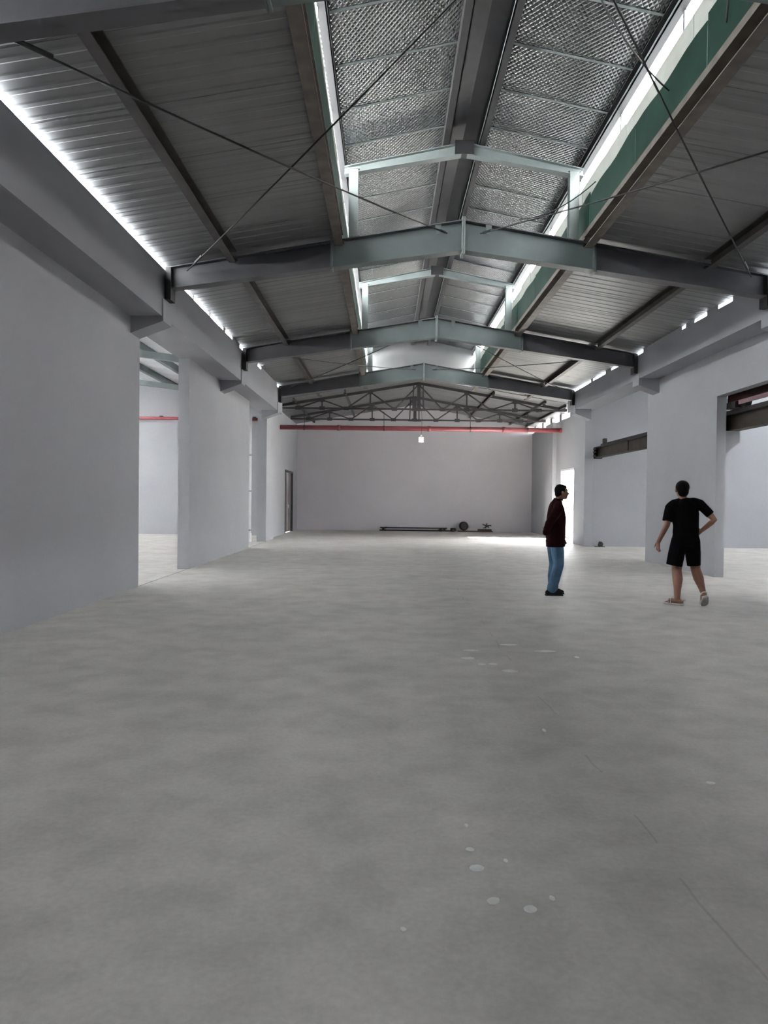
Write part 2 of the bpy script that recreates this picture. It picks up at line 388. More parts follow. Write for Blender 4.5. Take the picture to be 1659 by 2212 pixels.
# ------------------------------------------------------------------ clerestory sides of the monitor
def clerestory(name, s):
    x = XC + s * MH
    o = struct(MB().box(x - .012, x + .012, Y0, YEND, 5.36, 5.47).build(name, 'purlin_rust'))
    n = int((YEND - Y0) / 2.0)
    for k in range(n):
        y0 = Y0 + k * 2.0; y1 = y0 + 1.985
        top0 = 5.93 + 0.025 * random.uniform(-1, 1); top1 = 5.93 + 0.025 * random.uniform(-1, 1)
        b = MB()
        m = 8; vs = []
        for j in range(m + 1):
            t = j / m; yy = y0 + (y1 - y0) * t; zt = top0 + (top1 - top0) * t + 0.018 * sin(3 * pi * t + k)
            for xx in (x - .006, x + .006): vs += [(xx, yy, 5.45), (xx, yy, zt)]
        fs = []
        for j in range(m):
            a = j * 4; c = a + 4
            fs += [(a, c, c + 1, a + 1), (a + 2, a + 3, c + 3, c + 2), (a + 1, c + 1, c + 3, a + 3), (a, a + 2, c + 2, c)]
        fs += [(0, 1, 3, 2), (m * 4, m * 4 + 2, m * 4 + 3, m * 4 + 1)]
        b.add(vs, fs).build('green_flashing', 'green_sheet', o)
    k = 0; y = Y0
    while y < YEND - 0.2:
        wd = 1.02 + 0.03 * random.random(); h = 6.19 + random.uniform(-.02, .03)
        xo = x + s * (0.02 + 0.006 * (k % 2))
        MB().box(xo - .004, xo + .004, y, min(y + wd + .02, YEND), 5.90, h).build('translucent_panel', 'skirt_white', o)
        y += wd; k += 1
    # flat stiles holding the panels up to the eave purlin
    for yy in [Y0 + .4 + 2.04 * q for q in range(int((YEND - Y0) / 2.04))]:
        MB().box(x + s * .03, x + s * .05, yy, yy + .04, 5.5, 6.5).build('stile', 'steel_pale', o)
    return o
clerestory('wall_clerestory_left', -1)
clerestory('wall_clerestory_right', 1)
# end gable of the monitor
struct(MB().prism([(XC - 1.86, 5.33), (XC - 1.86, 6.61), (XC, 7.0), (XC + 1.86, 6.61), (XC + 1.86, 5.33), (XC, 5.64)], YEND - .05, YEND, 'Y').build('wall_monitor_end', 'sheet'))
struct(MB().prism([(XC - 1.86, 5.33), (XC - 1.86, 6.61), (XC, 7.0), (XC + 1.86, 6.61), (XC + 1.86, 5.33), (XC, 5.64)], Y0, Y0 + .05, 'Y').build('wall_monitor_front', 'sheet'))

# ------------------------------------------------------------------ steel girders
ORD = ['nearest', 'second', 'third', 'farthest']
def girder(i, y):
    r = empty('roof_girder', (XC, y, 4.4))
    def P(b, name, m='steel'):
        o = b.build(name, m, r); o.location = (-XC, -y, -4.4); return o
    xl, xr = BL + .02, BR - .02
    fw, ft, wt = 0.20, 0.016, 0.012
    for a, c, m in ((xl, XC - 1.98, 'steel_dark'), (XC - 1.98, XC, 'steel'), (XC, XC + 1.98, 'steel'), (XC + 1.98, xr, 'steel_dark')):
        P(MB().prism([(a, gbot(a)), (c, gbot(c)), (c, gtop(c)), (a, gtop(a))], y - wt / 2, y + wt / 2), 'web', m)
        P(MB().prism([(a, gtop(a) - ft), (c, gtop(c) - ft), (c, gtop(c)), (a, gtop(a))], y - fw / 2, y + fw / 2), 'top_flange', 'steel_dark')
        P(MB().prism([(a, gbot(a)), (c, gbot(c)), (c, gbot(c) + ft), (a, gbot(a) + ft)], y - fw / 2, y + fw / 2), 'bottom_flange', m)
    for dx in (-.014, .014):
        P(MB().box(XC + dx - .011, XC + dx + .011, y - .11, y + .11, 5.10, 5.66), 'ridge_plate', 'steel_pale')
    for x in (XC - 1.98, XC + 1.98):
        for dx in (-.010, .010):
            P(MB().box(x + dx - .009, x + dx + .009, y - .11, y + .11, gbot(x) - .03, gtop(x) + .03), 'splice_plate')
    for x, s in ((xl, 1), (xr, -1)):
        P(MB().box(x, x + s * .085, y - .12, y + .12, 4.37, gtop(x) - .01), 'bearing_plate', 'black_steel')
    for s in (-1, 1):   # knee plates under the monitor purlin cleats near the ridge
        x = XC + s * .38
        P(MB().prism([(x - .05, gtop(x) - .015), (x + .05, gtop(x) - .015), (x + .02, gtop(x) - .16), (x - .02, gtop(x) - .16)], y - .09, y - .075), 'cleat')
    tag(r, ['dark grey steel portal girder crossing the roof closest to the camera', 'grey-blue steel portal girder, second from the camera, above the two men',
            'grey-blue steel portal girder, third from the camera', 'grey steel portal girder farthest off, just before the lattice trusses'][i], 'girder', 'steel portal girders')
    return r
for i, y in enumerate(FR): girder(i, y)

def monitor_frame(i, y):
    r = empty('monitor_portal', (XC, y, 5.3))
    def P(b, name, m='steel_pale'):
        o = b.build(name, m, r); o.location = (-XC, -y, -5.3); return o
    for s in (-1, 1):
        x = XC + s * 1.66
        b = MB()
        zb = gtop(x) + .02
        b.box(x - .07, x + .07, y - .075, y - .065, zb, 6.36).box(x - .07, x + .07, y + .065, y + .075, zb, 6.36).box(x - .005, x + .005, y - .065, y + .065, zb, 6.36)
        P(b, 'post')
        P(MB().box(x - .09, x + .09, y - .09, y + .09, 6.36, 6.375), 'cap_plate')
        a, c = XC + s * .015, XC + s * 1.80
        lo = lambda q: zmon(q) - .36; hi = lambda q: zmon(q) - .195
        P(MB().prism([(a, lo(a) + .0), (c, lo(c) + .06), (c, hi(c)), (a, hi(a))], y - .006, y + .006), 'rafter_web')
        P(MB().prism([(a, lo(a) - .012), (c, lo(c) + .048), (c, lo(c) + .06), (a, lo(a))], y - .07, y + .07), 'rafter_flange')
        P(MB().prism([(a, hi(a) - .012), (c, hi(c) - .012), (c, hi(c)), (a, hi(a))], y - .07, y + .07), 'rafter_flange')
    P(MB().box(XC - .14, XC + .14, y - .08, y + .08, zmon(XC) - .38, zmon(XC) - .175), 'ridge_gusset', 'black_steel')
    tag(r, 'pale steel monitor frame with two posts standing on the ' + ['portal girder closest to the camera', 'second portal girder', 'third portal girder', 'farthest portal girder'][i], 'roof frame', 'roof monitor frames')
for i, y in enumerate(FR): monitor_frame(i, y)

# ------------------------------------------------------------------ purlins
def channel(x, z0, z1, wdt, y0, y1, s=1):
    """C-section along Y with its web on the +s side"""
    t = .012; b = MB(); xo = x + s * wdt / 2; xi = x - s * wdt / 2
    return b.prism([(xi, z0), (xo, z0), (xo, z1), (xi, z1), (xi, z1 - t), (xo - s * t, z1 - t), (xo - s * t, z0 + t), (xi + 0, z0 + t)], y0, y1)
BAYS = [(Y0 + .02, FR[0] - .11), (FR[0] + .11, FR[1] - .11), (FR[1] + .11, FR[2] - .11), (FR[2] + .11, FR[3] - .11), (FR[3] + .11, YEND - .1)]
BN = ['over the camera', 'nearest full bay', 'second full bay', 'third full bay', 'beyond the last girder']
for x, nm, m, wd in ((-2.35, 'halfway down the left roof slope', 'purlin_steel', .11), (4.78, 'halfway down the right roof slope', 'purlin_steel', .11),
                 (XC - 1.87, 'along the left foot of the roof monitor', 'purlin_rust', .13), (XC + 1.87, 'along the right foot of the roof monitor', 'purlin_rust', .13)):
    for (y0, y1), bn in zip(BAYS, BN):
        z = zsheet(x) - .002
        r = empty('roof_purlin', (x, y0, z - .17))
        o = channel(0, 0, .17, wd, 0, y1 - y0, 1 if x > XC else -1).build('channel', m, r)
        if wd == .13:
            MB().box(-.012, .012, 0, y1 - y0, .168, .20).build('kerb_angle', m, r)
        if y1 - y0 > 2:
            for yy in (0.0, y1 - y0 - .08): MB().box(-.08, .08, yy, yy + .08, .02, .035).build('fixing_cleat', 'black_steel', r)
        tag(r, 'dark steel purlin %s, %s' % (nm, bn), 'purlin', 'main roof purlins')
for x, nm in ((XC - .27, 'left of the monitor ridge'), (XC + .27, 'right of the monitor ridge'), (XC - 1.83, 'under the left eave of the monitor roof'), (XC + 1.83, 'under the right eave of the monitor roof')):
    z = zmon(x) - .002
    r = empty('monitor_purlin', (x, Y0, z - .17))
    channel(0, .0, .17, .10, .1, YEND - Y0 - .1, 1 if x > XC else -1).build('channel', 'black_steel', r)
    MB().box(-.05 if x > XC else .035, -.035 if x > XC else .05, .1, YEND - Y0 - .1, 0, .05).build('lip', 'steel_pale', r)
    tag(r, 'long black steel purlin ' + nm, 'purlin', 'monitor purlins')

# ------------------------------------------------------------------ roof bracing rods and loose cables
def rod(name, pts, r, m, label, cat, group=None, ends=False):
    e = empty(name, pts[0])
    o = MB().tube([Vector(p) - Vector(pts[0]) for p in pts], r, 6).build('rod' if cat == 'brace' else 'strand', m, e, smooth=True)
    if ends:
        a, b = Vector((0, 0, 0)), Vector(pts[-1]) - Vector(pts[0]); d = b.normalized()
        MB().tube([a + d * .35, a + d * .65], r * 2.0, 8).build('turnbuckle', 'black_steel', e)
        MB().tube([b - d * .22, b - d * .06], r * 1.8, 8).build('end_fork', 'black_steel', e)
    tag(e, label, cat, group)
def sag(a, b, s, n=10):
    a = Vector(a); b = Vector(b); return [a.lerp(b, k / n) - Vector((0, 0, s * 4 * (k / n) * (1 - k / n))) for k in range(n + 1)]
for bi, (ya, yb, nm) in enumerate(((FR[0], FR[1], 'near bay'), (FR[2], FR[3], 'far bay'))):
    za, zb = 4.80, 5.40
    for sx, xe, sd in ((-1, BL + .35, 'left'), (1, BR - .35, 'right')):
        rod('bracing_rod', sag((xe, ya + .12, za), (XC + sx * .25, yb - .12, zb), .05), .010, 'rod_steel', 'thin bracing rod, %s, rising from the %s wall away from the camera' % (nm, sd), 'brace', 'roof bracing rods', True)
        rod('bracing_rod', sag((xe, yb - .12, za), (XC + sx * .25, ya + .12, zb), .03), .010, 'rod_steel', 'thin bracing rod, %s, rising from the %s wall towards the camera' % (nm, sd), 'brace', 'roof bracing rods', True)
rod('loose_cable', sag((2.02, 7.55, 6.60), (2.93, 7.9, 5.75), .10), .009, 'cable', 'black cable sagging from the foil roof to the green flashing', 'cable')
rod('loose_cable', sag((2.45, 5.2, 6.60), (2.86, 6.3, 6.42), .02) + sag((2.86, 6.3, 6.42), (2.92, 6.55, 5.6), .02)[1:], .009, 'cable', 'black cable running over the right eave purlin of the monitor near the camera', 'cable')
rod('loose_cable', sag((1.9, 11.0, 5.55), (2.92, 10.6, 5.95), .12), .008, 'cable', 'thin cable looped behind the right post on the second girder', 'cable')
rod('loose_cable', sag((1.75, 6.35, 6.80), (2.87, 6.35, 6.52), .03), .006, 'cable', 'thin wire crossing the foil panels to the right eave purlin', 'cable')

# ------------------------------------------------------------------ rear lattice trusses
def truss(i, y):
    r = empty('roof_truss', (XC, y, 4.6))
    def P(b, name): o = b.build(name, 'truss_steel', r); o.location = (-XC, -y, -4.6); return o
    xa, xb = -3.95, 6.45
    zb = 4.66; hw = 5.2
    top = lambda x: zsheet(x) - .10
    for x0, x1 in ((xa, XC), (XC, xb)): P(MB().bar((x0, y, top(x0)), (x1, y, top(x1)), .07, .09), 'top_chord')
    P(MB().bar((xa, y, zb), (xb, y, zb), .06, .06), 'bottom_chord')
    nx = [XC + k * hw / 6 for k in range(-5, 6)]
    for k, x in enumerate(nx):
        if k % 2 == 1 or x == XC:
            P(MB().bar((x, y, zb), (x, y, top(x)), .05), 'strut')
        P(MB().box(x - .10, x + .10, y - .008, y + .008, zb - .06, zb + .07), 'gusset')
        if k % 2 == 1: P(MB().box(x - .09, x + .09, y - .008, y + .008, top(x) - .11, top(x) - .02), 'gusset')
    for k in range(len(nx) - 1):
        a, b = nx[k], nx[k + 1]
        if k % 2 == 0: P(MB().bar((a, y, zb), (b, y, top(b) - .04), .045), 'diagonal')
        else: P(MB().bar((a, y, top(a) - .04), (b, y, zb), .045), 'diagonal')
    for dx in (-.20, -.03, .05, .18):
        P(MB().bar((XC + dx, y + .02, zb - .02), (XC + dx * .9, y + .02, top(XC) - .08), .045), 'king_post')
    P(MB().box(XC - .26, XC + .26, y - .05, y + .07, zb - .05, zb + .02), 'king_seat')
    tag(r, ['dark lattice roof truss nearer the camera, behind the last girder', 'dark lattice roof truss nearer the far wall'][i], 'truss', 'rear lattice trusses')
truss(0, 26.7); truss(1, 30.3)
k = 0
for x, nm in ((-3.3, 'low on the left'), (-1.5, 'high on the left'), (3.7, 'high on the right'), (5.5, 'low on the right'), (6.2, 'above the doorway wall on the right')):
    r = empty('rear_purlin', (x, YEND + .1, zr(x) - .10))
    channel(0, 0, .098, .07, 0, YF - YEND - .1, 1).build('channel', 'truss_steel', r)
    MB().box(-.05, .05, .2, .28, -.03, .0).build('fixing_cleat', 'black_steel', r)
    tag(r, 'thin dark purlin of the rear roof, ' + nm, 'purlin', 'rear roof purlins')

# ------------------------------------------------------------------ red fire main on hangers
pp = empty('fire_pipe', (-4.03, 27.9, 4.08))
MB().tube([(0, 0, 0), (10.56, 0, 0)], .088, 16).build('pipe', 'red_pipe', pp, smooth=True)
for x in (0.9, 3.9, 7.15, 9.3):
    h = MB().tube([(x, 0, .07), (x, 0, .62)], .010, 6).build('hanger_rod', 'black_steel', pp)
    MB().tube([(x - .02, 0, 0), (x + .02, 0, 0)], .10, 16).build('pipe_clamp', 'black_steel', pp)
for x in (2.2, 5.6, 8.4):
    MB().tube([(x - .06, 0, 0), (x + .06, 0, 0)], .105, 16).build('coupling', 'red_pipe', pp, smooth=True)
MB().tube([(10.50, 0, 0), (10.58, 0, 0)], .098, 16).build('end_cap', 'red_pipe', pp)
tag(pp, 'red fire main running wall to wall below the lattice trusses', 'pipe')

# hanging bulb
lamp = empty('hanging_lamp', (1.22, 26.62, 3.47))
lm = bpy.data.materials.new('lamp_glow'); lm.use_nodes = True
b_ = lm.node_tree.nodes['Principled BSDF']; b_.inputs['Base Color'].default_value = (.9, .88, .86, 1); b_.inputs['Emission Color'].default_value = (1, .95, .93, 1); b_.inputs['Emission Strength'].default_value = 0.75
MATS['lamp_glow'] = lm
MB().tube([(0.0, 0, .26), (0.02, .01, .8), (.0, .05, 1.17)], .006, 6).build('flex', 'cable', lamp)
MB().tube([(0, 0, .20), (0, 0, .27)], [.045, .022], 12).build('lamp_holder', 'white_plastic', lamp)
for kx in range(4):
    z = .02 + kx * .05
    MB().tube([(.075 * cos(t), .075 * sin(t), z + .012 * sin(t)) for t in [2 * pi * q / 16 for q in range(17)]], .017, 8).build('glow_ring', 'lamp_glow', lamp, smooth=True)
MB().tube([(0, 0, 0.0), (0, 0, .21)], .03, 10).build('lamp_core', 'door_leaf', lamp)
tag(lamp, 'small white spiral bulb hanging on a flex in front of the far wall', 'lamp')

# ------------------------------------------------------------------ doors
d1 = struct(empty('door_1', (-4.05, 30.7, 0)))
def DP(b, name, m, parent=None):
    o = b.build(name, m, d1 if parent is None else parent); o.location = (4.05, -30.7, 0) if parent is None else (0, 0, 0); return o
DP(MB().box(-4.20, -4.03, 29.50, 29.57, 0, 2.55).box(-4.20, -4.03, 31.83, 31.90, 0, 2.55).box(-4.20, -4.03, 29.5, 31.9, 2.48, 2.55), 'frame', 'door_frame')
for y0, y1 in ((29.58, 30.68), (30.72, 31.82)):
    lf = DP(MB().box(-4.16, -4.12, y0, y1, .02, 2.47), 'leaf', 'door_leaf')
    for z0, z1 in ((.2, 1.1), (1.25, 2.3)): DP(MB().box(-4.122, -4.105, y0 + .15, y1 - .15, z0, z1), 'raised_panel', 'door_leaf', lf)
    DP(MB().box(-4.12, -4.06, (y1 - .12) if y0 < 30 else (y0 + .08), (y1 - .08) if y0 < 30 else (y0 + .12), 1.0, 1.15), 'handle', 'white_plastic', lf)
DP(MB().box(-4.13, -4.09, 30.67, 30.73, 0.02, 2.47), 'cover_strip', 'white_plastic')
d2 = struct(empty('door_2', (6.55, 26.4, 0)))
for n_, b in (('jamb', MB().box(6.54, 6.79, 24.95, 25.02, 0, 2.6)), ('jamb', MB().box(6.54, 6.79, 27.83, 27.9, 0, 2.6)), ('head', MB().box(6.54, 6.79, 24.95, 27.9, 2.53, 2.6))):
    b.build(n_, 'white_plastic', d2).location = (-6.55, -26.4, 0)
# gate leaf standing open outside and a low yard wall beyond the doorway
yw = empty('yard_wall', (10.5, 30, 0))
MB().box(-.1, .1, -6, 16, -.1, 0.78).build('plinth', 'outside_wall', yw)
for q in range(9): MB().box(-.14, .14, -5.8 + q * 2.6, -5.45 + q * 2.6, -.1, 1.05).build('pillar', 'outside_wall', yw)
MB().box(-.05, .05, -6, 16, .95, 1.0).build('rail', 'outside_wall', yw)
tag(yw, 'low sunlit yard wall with a rail seen through the bright doorway', 'wall')

# ------------------------------------------------------------------ left room beyond the openings
ZLr = lambda x: 5.10 + 0.125 * min(XL - .25 - x, -9.6 * -1 + (XL - .25)) if x > -9.6 else 5.10 + 0.125 * (XL - .25 + 9.6) - .125 * (-9.6 - x)
we = struct(MB().prism([(-15.0, 0), (-4.07, 0), (-4.07, ZLr(-4.1)), (-9.6, ZLr(-9.6)), (-15.0, ZLr(-15))], 28.0, 28.2, 'Y').build('wall_left_room_end', 'wall_paint'))
struct(MB().box(-15.2, -15.0, Y0, 28.2, 0, 1.2).box(-15.2, -15.0, Y0, 28.2, 3.4, ZLr(-15)).build('wall_left_room_side', 'wall_paint'))
struct(MB().box(-15.12, -15.08, Y0, 28.2, 1.2, 3.4).build('window_1', 'window_frosted'))
struct(MB().prism([(-15.0, 0), (-4.07, 0), (-4.07, ZLr(-4.1)), (-9.6, ZLr(-9.6)), (-15.0, ZLr(-15))], Y0 - .2, Y0, 'Y').build('wall_left_room_front', 'wall_paint'))
struct(MB().box(-4.10, -4.07, Y0, 28.0, 4.75, ZLr(-4.1)).build('wall_left_room_parapet', 'wall_paint'))
cl = struct(empty('ceiling_left_room', (-9.6, 10, 5.6)))
lp1 = panel_mesh('side_roof_panel', -4.04, -9.6, ZLr, WID, 'sheet_white', ribs=4)
lp2 = panel_mesh('side_roof_panel', -9.6, -15.1, ZLr, WID, 'sheet_white', ribs=4)
lp3 = panel_mesh('side_skylight_panel', -9.6, -15.1, ZLr, WID, 'skylight_white', ribs=4)
lp4 = panel_mesh('side_skylight_panel', -4.04, -9.6, ZLr, WID, 'skylight_white', ribs=4)
for q in range(30):
    yy = Y0 + q * WID
    if yy > 28: break
    link('side_roof_panel', lp1, cl, (9.6, yy - 10, -5.6))
    link('side_skylight_panel', lp3 if q % 5 == 2 else lp2, cl, (9.6, yy - 10, -5.6))
for x, nm in ((-6.4, 'nearer the opening'), (-7.75, 'deeper in')):
    z = ZLr(x)
    r = empty('side_room_purlin', (x, Y0, z - .2))
    channel(0, 0, .195, .12, .2, 27.2 - Y0, 1).build('channel', 'steel', r)
    MB().box(-.04, .04, 26.6 - Y0, 26.9 - Y0, -.02, .0).build('fixing_cleat', 'black_steel', r)
    tag(r, 'grey steel purlin under the bright left room roof, ' + nm, 'purlin', 'left room purlins')
for j, yy in enumerate((19.0, 25.5)):
    r = empty('side_room_rafter', (-4.43, yy, 4.835))
    MB().prism([(0, .10 - .18), (-5.3, .10 + .66 - .18), (-5.3, .10 + .66 - .02), (0, .10 - .02)], -.03, .03).build('web', 'steel_pale', r)
    MB().prism([(0, -.10), (-5.3, .56), (-5.3, .58), (0, -.08)], -.07, .07).build('flange', 'steel_pale', r)
    tag(r, ['pale slim rafter under the left room roof, nearer one', 'pale slim rafter under the left room roof, by its end wall'][j], 'rafter', 'left room rafters')
lpipe = empty('wall_pipe', (-14.5, 27.85, 4.36))
MB().tube([(0, 0, 0), (10.2, 0, 0)], .055, 12).build('pipe', 'red_pipe', lpipe, smooth=True)
for x in (2, 6.0, 9.5): MB().box(x - .05, x + .05, -.05, .14, .05, .09).build('pipe_bracket', 'black_steel', lpipe)
tag(lpipe, 'red pipe along the white end wall seen through the left opening', 'pipe')
# white downpipe beside the second opening
dp = empty('downpipe', (-4.42, 23.75, 0))
MB().tube([(0, 0, 0), (0, 0, 4.35)], .085, 14).build('pipe', 'white_plastic', dp, smooth=True)
for z in (.35, 1.6, 2.75): MB().tube([(0, 0, z), (0, 0, z + .05)], .095, 14).build('pipe_clip', 'wall_paint', dp)
MB().tube([(0, 0, 0), (0, 0, .28)], .10, 14).build('shoe', 'white_plastic', dp)
tag(dp, 'white plastic downpipe inside the second left opening', 'pipe')

# ------------------------------------------------------------------ right room beyond the openings
ZRr = lambda x: 5.75 + 0.11 * (min(x, 11.2) - 6.4) - 0.11 * max(0, x - 11.2)
struct(MB().box(6.37, 6.41, Y0, 23.6, 4.80, 5.74).build('wall_right_room_parapet', 'wall_paint'))
struct(MB().prism([(6.42, 0), (16.0, 0), (16.0, ZRr(16)), (11.2, ZRr(11.2)), (6.42, ZRr(6.42))], 23.4, 23.6, 'Y').build('wall_right_room_end', 'wall_paint'))
struct(MB().box(16.0, 16.2, Y0, 23.6, 0, 1.2).box(16.0, 16.2, Y0, 23.6, 3.6, ZRr(16)).build('wall_right_room_side', 'wall_paint'))
struct(MB().box(16.08, 16.12, Y0, 23.6, 1.2, 3.6).build('window_2', 'window_frosted'))
struct(MB().prism([(6.41, 0), (16.0, 0), (16.0, ZRr(16)), (11.2, ZRr(11.2)), (6.41, ZRr(6.42))], Y0 - .2, Y0, 'Y').build('wall_right_room_front', 'wall_paint'))
cr = struct(empty('ceiling_right_room', (11.2, 10, 5.6)))
rp1 = panel_mesh('side_roof_panel', 6.30, 11.2, ZRr, WID, 'sheet_white'); rp1b = panel_mesh('side_skylight_panel', 6.30, 11.2, ZRr, WID, 'skylight_white')
rp2 = panel_mesh('side_roof_panel', 11.2, 16.2, ZRr, WID, 'sheet_white'); rp3 = panel_mesh('side_skylight_panel', 11.2, 16.2, ZRr, WID, 'skylight_white')
for q in range(30):
    yy = Y0 + q * WID
    if yy > 23: break
    link('side_roof_panel', rp1, cr, (-11.2, yy - 10, -5.6))
    link('side_skylight_panel', rp3 if q % 2 == 0 else rp2, cr, (-11.2, yy - 10, -5.6))

# ------------------------------------------------------------------ crane runway behind the right wall
rb = empty('crane_runway_beam', (6.58, 8.0, 2.78))
Lr = 23.15 - 8.0
MB().box(-.008, .008, 0, Lr, .02, .31).build('web', 'crane_brown', rb)
MB().box(-.11, .11, 0, Lr, 0, .02).build('bottom_flange', 'crane_brown', rb)
MB().box(-.11, .11, 0, Lr, .30, .33).build('top_flange', 'crane_black', rb)
MB().box(-.04, .04, 0, Lr - .4, .33, .40).build('rail', 'crane_black', rb)
q = 0.6
while q < Lr - .2:
    MB().box(-.04, .10, q - .006, q + .006, .02, .30).build('stiffener', 'crane_brown', rb); q += 2.9
MB().box(-.13, .13, Lr, Lr + .02, -.03, .33).build('end_plate', 'crane_black', rb)
for z in (.03, .14, .24): MB().box(-.16, -.10, Lr - .30, Lr - .02, z, z + .05).build('end_bracket', 'crane_black', rb)
st = MB().box(-.05, .05, Lr - .75, Lr - .62, .33, .54).build('rail_stop', 'crane_black', rb)
MB().box(-.04, .04, Lr - .80, Lr - .75, .42, .54).build('buffer', 'rod_steel', st)
for y_ in (14.25, 17.4):
    MB().prism([(6.40, 2.33), (6.68, 2.56), (6.68, 2.775), (6.40, 2.775)], y_ - .18, y_ + .18).build('bracket', 'beam_paint', wr)
tag(rb, 'dark rusty crane runway beam fixed behind the right wall pillar', 'beam')
ec = empty('crane_end_carriage', (6.60, 9.2, 3.185))
MB().box(-.13, .13, 0, 4.95, .12, .52).build('box_girder', 'crane_red', ec, bevel=.01)
MB().box(-.16, -.131, .2, 4.45, .04, .115).build('edge_rail', 'pink_rail', ec)
for y_ in (.45, 4.5): MB().tube([(-.05, y_, .14), (.05, y_, .14)], .15, 20).build('wheel', 'crane_black', ec)
MB().box(-.10, .10, 4.95, 5.08, .06, .22).build('end_buffer', 'white_plastic', ec)
MB().box(-.15, .15, 4.6, 4.95, .0, .12).build('wheel_guard', 'crane_black', ec)
tag(ec, 'dark red crane end carriage standing on the runway beam at the right', 'crane')

# ------------------------------------------------------------------ odds and ends along the far wall
def junk(name, label, cat, loc): e = empty(name, loc); tag(e, label, cat); return e
for j, (x0, x1, y_, z_, r_, lb) in enumerate(((-.30, 3.05, 33.30, .03, .03, 'dark steel tube lying along the far wall, the lower one'), (-.28, 2.75, 33.40, .14, .028, 'dark steel tube propped along the far wall, the upper one'))):
    e = junk('steel_tube', lb, 'tube', (x0, y_, 0))
    MB().tube([(0, 0, z_), (x1 - x0, 0, z_)], r_, 10).build('barrel', 'junk_dark', e)
    MB().tube([(.2, 0, z_), (.3, 0, z_)], r_ * 1.35, 10).build('socket', 'junk_dark', e)
    if z_ > .1:
        for xx in (.15, 2.9): MB().box(xx - .06, xx + .06, -.05, .05, 0, z_ - r_).build('prop_block', 'junk_dark', e)
e = junk('timber_plank', 'dark reddish plank lying at the right end of the scrap by the far wall', 'plank', (3.2, 33.1, 0))
MB().box(0, 1.55, -.10, .10, .0, .055).build('board', 'junk_red', e, bevel=.006)
MB().box(.9, 1.5, -.11, .12, .056, .13).build('short_board', 'junk_dark', e)
e = junk('hose_coil', 'black coiled hose standing among scrap at the far wall', 'hose', (3.47, 33.2, .06))
for kx in range(4): MB().tube([(.165 * cos(t), -.09 + kx * .06, .20 + .165 * sin(t)) for t in [2 * pi * q / 24 for q in range(25)]], .036, 8).build('coil_turn', 'junk_dark', e, smooth=True)
MB().tube([(0, -.12, .2), (0, .12, .2)], .13, 20).build('hub', 'junk_dark', e)
for j, (x, y_, r_, lb) in enumerate(((2.42, 33.08, .10, 'small dark lump of rubble on the floor, leftmost by the far wall'), (2.98, 33.05, .14, 'dark rag bundle on the floor left of the coiled hose'))):
    e = junk('scrap_bundle', lb, 'scrap', (x, y_, 0))
    b = MB(); b.ball((0, 0, r_ * .62), r_, r_ * .8, r_ * .66, 14, 9)
    b.v = [tuple(Vector(v) * (1 + .28 * mnoise.noise(Vector(v) * 14 + Vector((j * 7, 0, 0))))) for v in b.v]
    b.v = [(x_, y__, max(0.0, z_)) for x_, y__, z_ in b.v]
    b.build('heap', 'junk_dark', e, smooth=True)
    MB().tube([(-r_ * .9, 0, r_ * .5), (0, 0, r_ * 1.25), (r_ * .9, 0, r_ * .5)], .012, 6).build('tie', 'junk_dark', e)
e = junk('broken_stand', 'broken dark stand with crossed bars lying on the plank', 'stand', (4.48, 33.1, .155))
for a, b in (((-.15, 0, .02), (.18, 0, .16)), ((-.18, 0, .20), (.12, .02, .05)), ((-.05, 0, 0), (0.02, 0, .24)), ((-.02, 0, .15), (.22, 0, .13))): MB().bar(a, b, .035).build('bar', 'junk_dark', e)
e = junk('rubble_piece', 'small lump of rubble against the right room end wall', 'rubble', (6.72, 23.2, 0))
b = MB(); b.ball((0, 0, .07), .085, .07, .085, 12, 8); b.v = [tuple(Vector(v) * (1 + .35 * mnoise.noise(Vector(v) * 17))) for v in b.v]; b.v = [(x_, y_, max(0, z_)) for x_, y_, z_ in b.v]
b.build('stone', 'junk_dark', e); MB().box(-.18, .12, -.05, .05, 0, .02).build('chip', 'junk_dark', e)
# ------------------------------------------------------------------ people
def fuse(mb, name, m, voxel=0.007, it=6, parent=None):
    """joins overlapping closed volumes into one continuous skin"""
    me = bpy.data.meshes.new('tmp'); me.from_pydata(mb.v, [], mb.f)
    bm = bmesh.new(); bm.from_mesh(me); bmesh.ops.recalc_face_normals(bm, faces=bm.faces); bm.to_mesh(me); bm.free()
    o = bpy.data.objects.new('tmp', me); COL.objects.link(o)
    r = o.modifiers.new('r', 'REMESH'); r.mode = 'VOXEL'; r.voxel_size = voxel; r.use_smooth_shade = True
    s = o.modifiers.new('s', 'SMOOTH'); s.iterations = it; s.factor = 0.5
    dg = bpy.context.evaluated_depsgraph_get(); dg.update()
    out = bpy.data.meshes.new_from_object(o.evaluated_get(dg), depsgraph=dg)
    bpy.data.objects.remove(o); bpy.data.meshes.remove(me)
    out.name = name; out.materials.clear(); out.materials.append(MATS[m])
    for p in out.polygons: p.use_smooth = True
    q = bpy.data.objects.new(name, out); COL.objects.link(q)
    if parent: q.parent = parent
    return q
def limb(mb, pts, rad, n=14, flat=False):
    P = [Vector(p) for p in pts]; Q = []; R = []
    for i in range(len(P) - 1):          # subdivide so bends stay round
        for k in range(4): t = k / 4; Q.append(P[i].lerp(P[i + 1], t)); R.append(rad[i] + (rad[i + 1] - rad[i]) * t)
    Q.append(P[-1]); R.append(rad[-1])
    mb.tube(Q, R, n)
    mb.ball(P[0], rad[0])
    if not flat: mb.ball(P[-1], rad[-1])
def trunk(mb, rows, n=22):
    """rows: (x, y, z, half width, half depth)"""
    mb.tube([(r[0], r[1], r[2]) for r in rows], 0, n, ell=[(r[3], r[4]) for r in rows], upv=(0, 1, 0))
